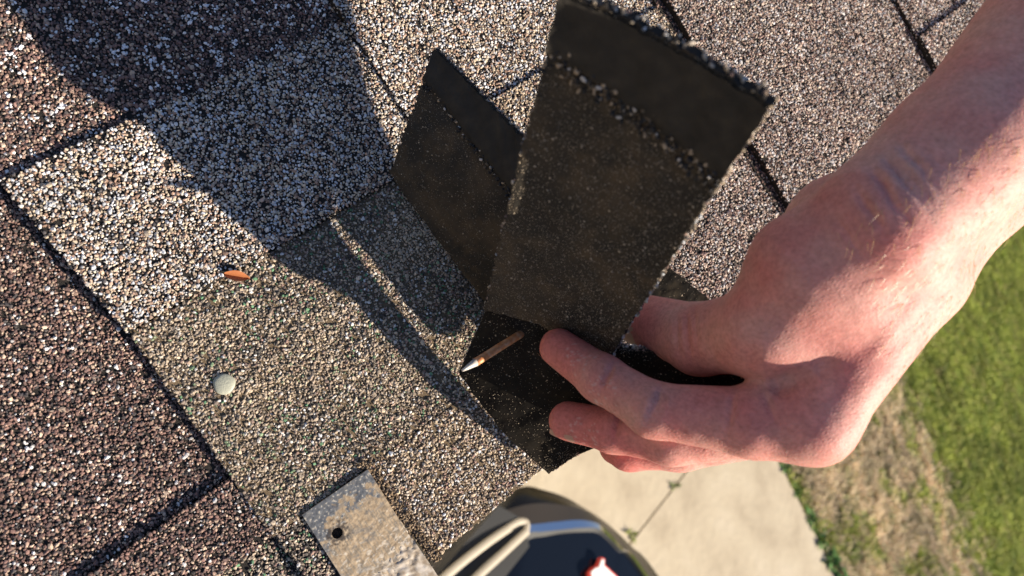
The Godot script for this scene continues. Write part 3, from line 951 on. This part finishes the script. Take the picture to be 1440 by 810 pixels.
func hand() -> void:
	var palm := [
		[[Vector3(273.6, 168.1, 41.0), 24.0], [Vector3(201.7, 157.3, 58.1), 19.0], [Vector3(168.0, 150.3, 63.8), 17.0]],
		[[Vector3(302.3, 153.3, 56.2), 24.0], [Vector3(224.6, 141.7, 72.9), 18.5], [Vector3(192.2, 135.2, 84.9), 15.0]],
		[[Vector3(195.6, 153.8, 58.2), 15.5], [Vector3(171.2, 149.5, 60.0), 16.0]],
		[[Vector3(208.4, 146.1, 64.0), 18.0], [Vector3(178.7, 142.7, 73.6), 17.0]],
		[[Vector3(175.2, 140.9, 84.6), 14.5], [Vector3(132.7, 125.9, 104.0), 12.0]],
		[[Vector3(187.3, 131.3, 90.7), 14.0], [Vector3(144.0, 112.9, 111.9), 11.0]],
		[[Vector3(197.9, 121.9, 94.6), 14.0], [Vector3(154.8, 100.5, 117.2), 10.0]],
		[[Vector3(206.0, 114.5, 95.6), 13.5], [Vector3(166.4, 88.4, 121.8), 9.5]],
		[[Vector3(165.5, 147.6, 63.4), 14.0], [Vector3(152.7, 134.1, 66.1), 17.0], [Vector3(138.3, 122.8, 75.0), 13.2]],
		[[Vector3(157.6, 136.3, 77.9), 15.0], [Vector3(140.7, 119.9, 89.8), 9.5]],
		[[Vector3(181.6, 124.2, 67.3), 20.0], [Vector3(164.0, 101.7, 94.9), 12.0]]]
	var fingers := [
		[[Vector3(138.3, 122.8, 75.0), 13.2], [Vector3(134.8, 93.1, 74.2), 11.8], [Vector3(135.6, 66.3, 65.1), 9.8]],
		[[Vector3(132.7, 125.9, 104.0), 12.0], [Vector3(121.3, 116.2, 97.1), 10.6], [Vector3(104.5, 96.8, 81.4), 8.5], [Vector3(102.4, 80.3, 67.8), 7.8], [Vector3(101.7, 64.4, 54.0), 6.8]],
		[[Vector3(143.7, 112.8, 112.2), 11.0], [Vector3(109.9, 85.6, 97.4), 8.4], [Vector3(100.6, 68.9, 88.0), 7.6], [Vector3(94.1, 53.4, 80.2), 7.1]],
		[[Vector3(154.3, 100.4, 118.0), 11.5], [Vector3(118.0, 73.0, 106.0), 9.4], [Vector3(105.6, 60.4, 100.6), 7.4], [Vector3(105.0, 53.5, 99.5), 6.8]],
		[[Vector3(166.0, 88.3, 122.5), 9.5], [Vector3(137.0, 63.0, 116.0), 9.0], [Vector3(122.0, 40.5, 106.5), 7.2], [Vector3(111.0, 25.0, 97.0), 6.6]]]
	var folds := [
		[Vector3(163.5, 162.4, 37.6), Vector3(161.3, 164.6, 65.8), -1.7, 1.35],
		[Vector3(168.6, 163.5, 38.8), Vector3(167.5, 166.0, 65.4), -1.80, 1.30],
		[Vector3(156.7, 160.9, 39.3), Vector3(155.0, 162.7, 62.1), -1.44, 1.20],
		[Vector3(174.6, 164.0, 40.8), Vector3(174.3, 166.6, 65.5), -1.08, 1.20],
		[Vector3(149.3, 157.7, 46.8), Vector3(148.7, 159.4, 64.6), -0.81, 1.20],
		[Vector3(169.4, 165.1, 40.6), Vector3(169.1, 167.7, 65.4), -1.08, 1.00],
		[Vector3(178.5, 165.3, 48.8), Vector3(184.0, 170.3, 73.1), -0.81, 1.00],
		[Vector3(166.5, 160.3, 66.2), Vector3(166.1, 161.9, 82.0), -0.90, 1.20],
		[Vector3(150.2, 159.7, 41.8), Vector3(150.4, 161.8, 60.2), -0.63, 0.80],
		[Vector3(177.3, 162.2, 63.9), Vector3(181.6, 165.4, 77.3), -0.63, 0.90],
		[Vector3(174.3, 152.4, 83.8), Vector3(143.7, 141.1, 93.8), 0.90, 3.00],
		[Vector3(165.8, 158.5, 72.2), Vector3(144.8, 150.2, 73.9), 0.50, 2.50],
		[Vector3(179.6, 159.9, 73.8), Vector3(165.4, 154.8, 79.4), -0.50, 2.50],
		[Vector3(118.1, 134.9, 72.6), Vector3(124.4, 137.7, 74.6), -1.80, 4.50],
		[Vector3(124.5, 128.3, 87.3), Vector3(137.7, 133.9, 89.5), -2.00, 3.50],
		[Vector3(134.0, 138.6, 87.1), Vector3(141.5, 141.7, 87.4), -0.80, 3.00],
		[Vector3(106.2, 105.3, 73.9), Vector3(94.6, 101.7, 83.4), -1.44, 0.90],
		[Vector3(107.2, 105.9, 75.4), Vector3(96.1, 102.4, 84.4), -0.63, 0.70],
		[Vector3(104.1, 91.2, 62.0), Vector3(93.6, 87.8, 69.2), -1.26, 0.80],
		[Vector3(99.2, 82.5, 78.9), Vector3(91.5, 80.4, 87.8), -1.08, 0.80],
		[Vector3(116.9, 122.5, 82.0), Vector3(106.5, 119.8, 95.8), -0.63, 0.80],
		[Vector3(121.8, 127.0, 85.4), Vector3(120.9, 128.0, 97.7), -0.72, 1.00],
		[Vector3(127.6, 99.4, 59.8), Vector3(118.9, 97.8, 76.4), -0.63, 0.80],
		[Vector3(129.5, 102.4, 60.2), Vector3(120.6, 100.8, 78.4), -0.81, 0.80],
		[Vector3(131.8, 104.5, 60.9), Vector3(122.4, 102.8, 79.4), -0.54, 0.80],
		[Vector3(130.2, 135.4, 52.2), Vector3(134.4, 137.7, 57.6), -0.63, 1.00],
		[Vector3(126.3, 137.2, 62.9), Vector3(134.6, 140.8, 65.1), -0.54, 1.20],
		[Vector3(137.5, 152.5, 43.0), Vector3(145.5, 156.1, 46.4), -0.54, 1.00]]
	glo = Vector3(74, 36, 10)
	var ghi := Vector3(318, 196, 138)
	var size := (ghi - glo) / CELL
	G = [int(size.x), int(size.y), int(size.z)]
	var count: int = G[0] * G[1] * G[2]
	var field := PackedFloat32Array()
	field.resize(count); field.fill(1000.0)
	for chain in palm:
		for i in chain.size() - 1:
			carve(field, chain[i][0], chain[i][1], chain[i + 1][0], chain[i + 1][1], 9.0)
	var hands := field.duplicate()
	for chain in fingers:
		var one := PackedFloat32Array()
		one.resize(count); one.fill(1000.0)
		for i in chain.size() - 1:
			carve(one, chain[i][0], chain[i][1], chain[i + 1][0], chain[i + 1][1], 3.0)
		var lo := Vector3.ONE * 1e9; var hi := -lo
		for q in chain:
			lo = lo.min(q[0] - Vector3.ONE * (q[1] + 10)); hi = hi.max(q[0] + Vector3.ONE * (q[1] + 10))
		lo = (lo - glo) / CELL; hi = (hi - glo) / CELL
		for z in range(maxi(int(lo.z), 0), mini(int(hi.z) + 1, G[2])):
			for y in range(maxi(int(lo.y), 0), mini(int(hi.y) + 1, G[1])):
				var at: int = (z * G[1] + y) * G[0]
				for x in range(maxi(int(lo.x), 0), mini(int(hi.x) + 1, G[0])):
					var d := one[at + x]
					if d < 500.0:
						var o := field[at + x]
						if o < 500.0:
							var h := maxf(7.0 - absf(o - d), 0.0)
							d = minf(o, d) - h * h / 7.0 * 0.25
						if d < hands[at + x]: hands[at + x] = d
	# surface nets
	var gx: int = G[0]; var gy: int = G[1]; var gz: int = G[2]
	var ids := {}
	var verts := PackedVector3Array()
	var faces := PackedInt32Array()
	var corner := PackedInt32Array([0, 1, gx, gx + 1, gx * gy, gx * gy + 1, gx * gy + gx, gx * gy + gx + 1])
	var cpos := [Vector3(0, 0, 0), Vector3(1, 0, 0), Vector3(0, 1, 0), Vector3(1, 1, 0), Vector3(0, 0, 1), Vector3(1, 0, 1), Vector3(0, 1, 1), Vector3(1, 1, 1)]
	var ends := [[0, 1], [2, 3], [4, 5], [6, 7], [0, 2], [1, 3], [4, 6], [5, 7], [0, 4], [1, 5], [2, 6], [3, 7]]
	for z in gz - 1:
		for y in gy - 1:
			var at := (z * gy + y) * gx
			for x in gx - 1:
				var d0 := hands[at + x]
				if d0 > 3.0 or d0 < -3.0: continue
				var mask := 0
				for k in 8:
					if hands[at + x + corner[k]] < 0.0: mask |= 1 << k
				if mask == 0 or mask == 255: continue
				var sum := Vector3(); var n := 0
				for en in ends:
					var da := hands[at + x + corner[en[0]]]; var db := hands[at + x + corner[en[1]]]
					if (da < 0.0) != (db < 0.0):
						sum += (cpos[en[0]] as Vector3).lerp(cpos[en[1]], da / (da - db)); n += 1
				ids[at + x] = verts.size()
				verts.append(glo + (Vector3(x, y, z) + sum / n) * CELL)
	for key in ids:
		var at: int = key
		var d := hands[at]
		for axis in 3:
			var step: int = [1, gx, gx * gy][axis]
			var u: int = [gx, gx * gy, 1][axis]
			var w: int = [gx * gy, 1, gx][axis]
			var e := hands[at + step]
			if (d < 0.0) == (e < 0.0): continue
			if not (ids.has(at - u) and ids.has(at - w) and ids.has(at - u - w)): continue
			var q := [ids[at], ids[at - u], ids[at - u - w], ids[at - w]]
			if d < 0.0: faces.append_array([q[0], q[2], q[1], q[0], q[3], q[2]])
			else: faces.append_array([q[0], q[1], q[2], q[0], q[2], q[3]])
	# creases, tendons and hollows pressed into the skin
	var normals := normals_of(verts, faces)
	var out_dir := Vector3(-0.593, 0.741, -0.313)
	for i in verts.size():
		var p := verts[i]
		var facing := normals[i].dot(out_dir)
		if facing < 0.0 or p.x > 230: continue
		var move := 0.0
		for f in folds:
			var a: Vector3 = f[0]; var ab: Vector3 = f[1] - a
			var w: float = maxf(f[3] * 0.8, 0.9)
			var q := p - a
			if q.length_squared() > ab.length_squared() * 1.5 + 900.0: continue
			var along := clampf(q.dot(ab) / ab.length_squared(), 0.0, 1.0)
			q -= ab * along
			q -= out_dir * q.dot(out_dir)
			q += ab.normalized().cross(out_dir) * 0.8 * noise.get_noise_3d(p.x * 3, p.y * 3, p.z * 3)
			var d2 := q.length_squared() / (w * w)
			if d2 < 9.0: move += f[2] * exp(-d2) * smoothstep(0.0, 0.25, along + 0.08) * smoothstep(0.0, 0.7, 1.05 - along)
		verts[i] = p + normals[i] * (move * smoothstep(0.0, 0.3, facing) + 0.12 * noise.get_noise_3d(p.x * 5, p.y * 5, p.z * 5))
	normals = normals_of(verts, faces)
	# skin tone
	var base := Vector3(190, 140, 75)
	var cols := PackedColorArray()
	cols.resize(verts.size())
	var tips := [[fingers[1][4][0], 16.0], [fingers[2][3][0], 16.0], [fingers[0][2][0], 15.0], [fingers[3][3][0], 15.0]]
	for i in verts.size():
		var p := verts[i]
		var tone := Color(0.60, 0.335, 0.28)
		var red := 0.25 + 0.5 * noise.get_noise_3d(p.x * 1.5, p.y * 1.5, p.z * 1.5)
		for t in tips: red += 0.75 * exp(-pow(p.distance_to(t[0]) / t[1], 2.0))
		if p.x < 165: red += 0.2
		tone = tone.lerp(Color(0.59, 0.185, 0.16), clampf(red, 0.0, 0.9))
		tone *= 1.0 + 0.16 * fine.get_noise_3d(p.x * 3, p.y * 3, p.z * 3) + 0.12 * noise.get_noise_3d(p.x * 6 + 40, p.y * 6, p.z * 6)
		# pale shingle dust on the finger ends
		if fine.get_noise_3d(p.x * 9, p.y * 9, p.z * 9) > 0.36:
			for t in [Vector3(96, 88, 70), Vector3(97, 80, 74), Vector3(92, 66, 84), Vector3(100, 78, 58)]:
				if p.distance_to(t) < 6.5: tone = tone.lerp(Color(0.66, 0.60, 0.55), 0.35)
		cols[i] = tone
		verts[i] = (p - base) * 0.001
	var arr := []
	arr.resize(Mesh.ARRAY_MAX)
	arr[Mesh.ARRAY_VERTEX] = verts
	arr[Mesh.ARRAY_NORMAL] = normals
	arr[Mesh.ARRAY_COLOR] = cols
	arr[Mesh.ARRAY_INDEX] = faces
	var mesh := ArrayMesh.new()
	mesh.add_surface_from_arrays(Mesh.PRIMITIVE_TRIANGLES, arr)
	# the forearm goes on to the elbow outside the picture
	var line := smooth_line([Vector3(296, 160, 50), Vector3(380, 158, 42), Vector3(470, 152, 34), Vector3(520, 146, 30)], 6)
	for i in line.size(): line[i] = (line[i] - base) * 0.001
	var arm := tube(line, 0.027, 0.031)
	var arm_arr := arm.surface_get_arrays(0)
	var flesh := PackedColorArray()
	flesh.resize(arm_arr[Mesh.ARRAY_VERTEX].size()); flesh.fill(Color(0.60, 0.31, 0.23))
	arm_arr[Mesh.ARRAY_COLOR] = flesh
	mesh.add_surface_from_arrays(Mesh.PRIMITIVE_TRIANGLES, arm_arr)
	var person := put("person", mesh, M.skin, self)
	person.transform = on_roof(base)
	finger_nail(person, fingers[0][1][0], fingers[0][2][0], 9.8, Vector3(-0.85, -0.46, 0.2), 10.5, base)
	finger_nail(person, fingers[2][2][0], fingers[2][3][0], 6.9, Vector3(-1.1, -0.85, 0.35), 5.6, base)
	finger_nail(person, fingers[1][3][0], fingers[1][4][0], 6.7, Vector3(-0.4, -0.9, 0.3), 6.8, base)
	# fine golden hairs on the wrist
	var s := st()
	var r := RandomNumberGenerator.new()
	r.seed = 12
	var made := 0
	while made < 260:
		var i := r.randi() % verts.size()
		var p := verts[i] * 1000.0 + base
		if p.x < 150 or p.x > 215 or normals[i].dot(out_dir) < 0.25 or p.z < 52: continue
		made += 1
		var lay := (Vector3(-0.75, -0.1, 0.5) + Vector3(r.randfn(), r.randfn(), r.randfn()) * 0.25).normalized()
		lay = (lay - normals[i] * lay.dot(normals[i]) + normals[i] * 0.35).normalized()
		var len := r.randf_range(2.5, 6.0)
		var w := lay.cross(out_dir).normalized() * 0.055
		var h := lay.cross(w).normalized() * 0.055
		var last := p
		for k in 4:
			var next := last + (lay - normals[i] * 0.12 * k).normalized() * len / 4.0
			var f0 := 1.0 - k * 0.22; var f1 := 1.0 - (k + 1) * 0.22
			var ring := [w, h, -w, -h]
			for e in 4:
				var c: Vector3 = ring[e]; var d: Vector3 = ring[(e + 1) % 4]
				quad(s, (last + c * f0 - base) * 0.001, (last + d * f0 - base) * 0.001, (next + d * f1 - base) * 0.001, (next + c * f1 - base) * 0.001)
			last = next
	put("arm_hair", done(s), M.hair, person, "stuff")
	tag(person, "person's bare left hand and forearm reaching in to pinch the torn shingle", "person")
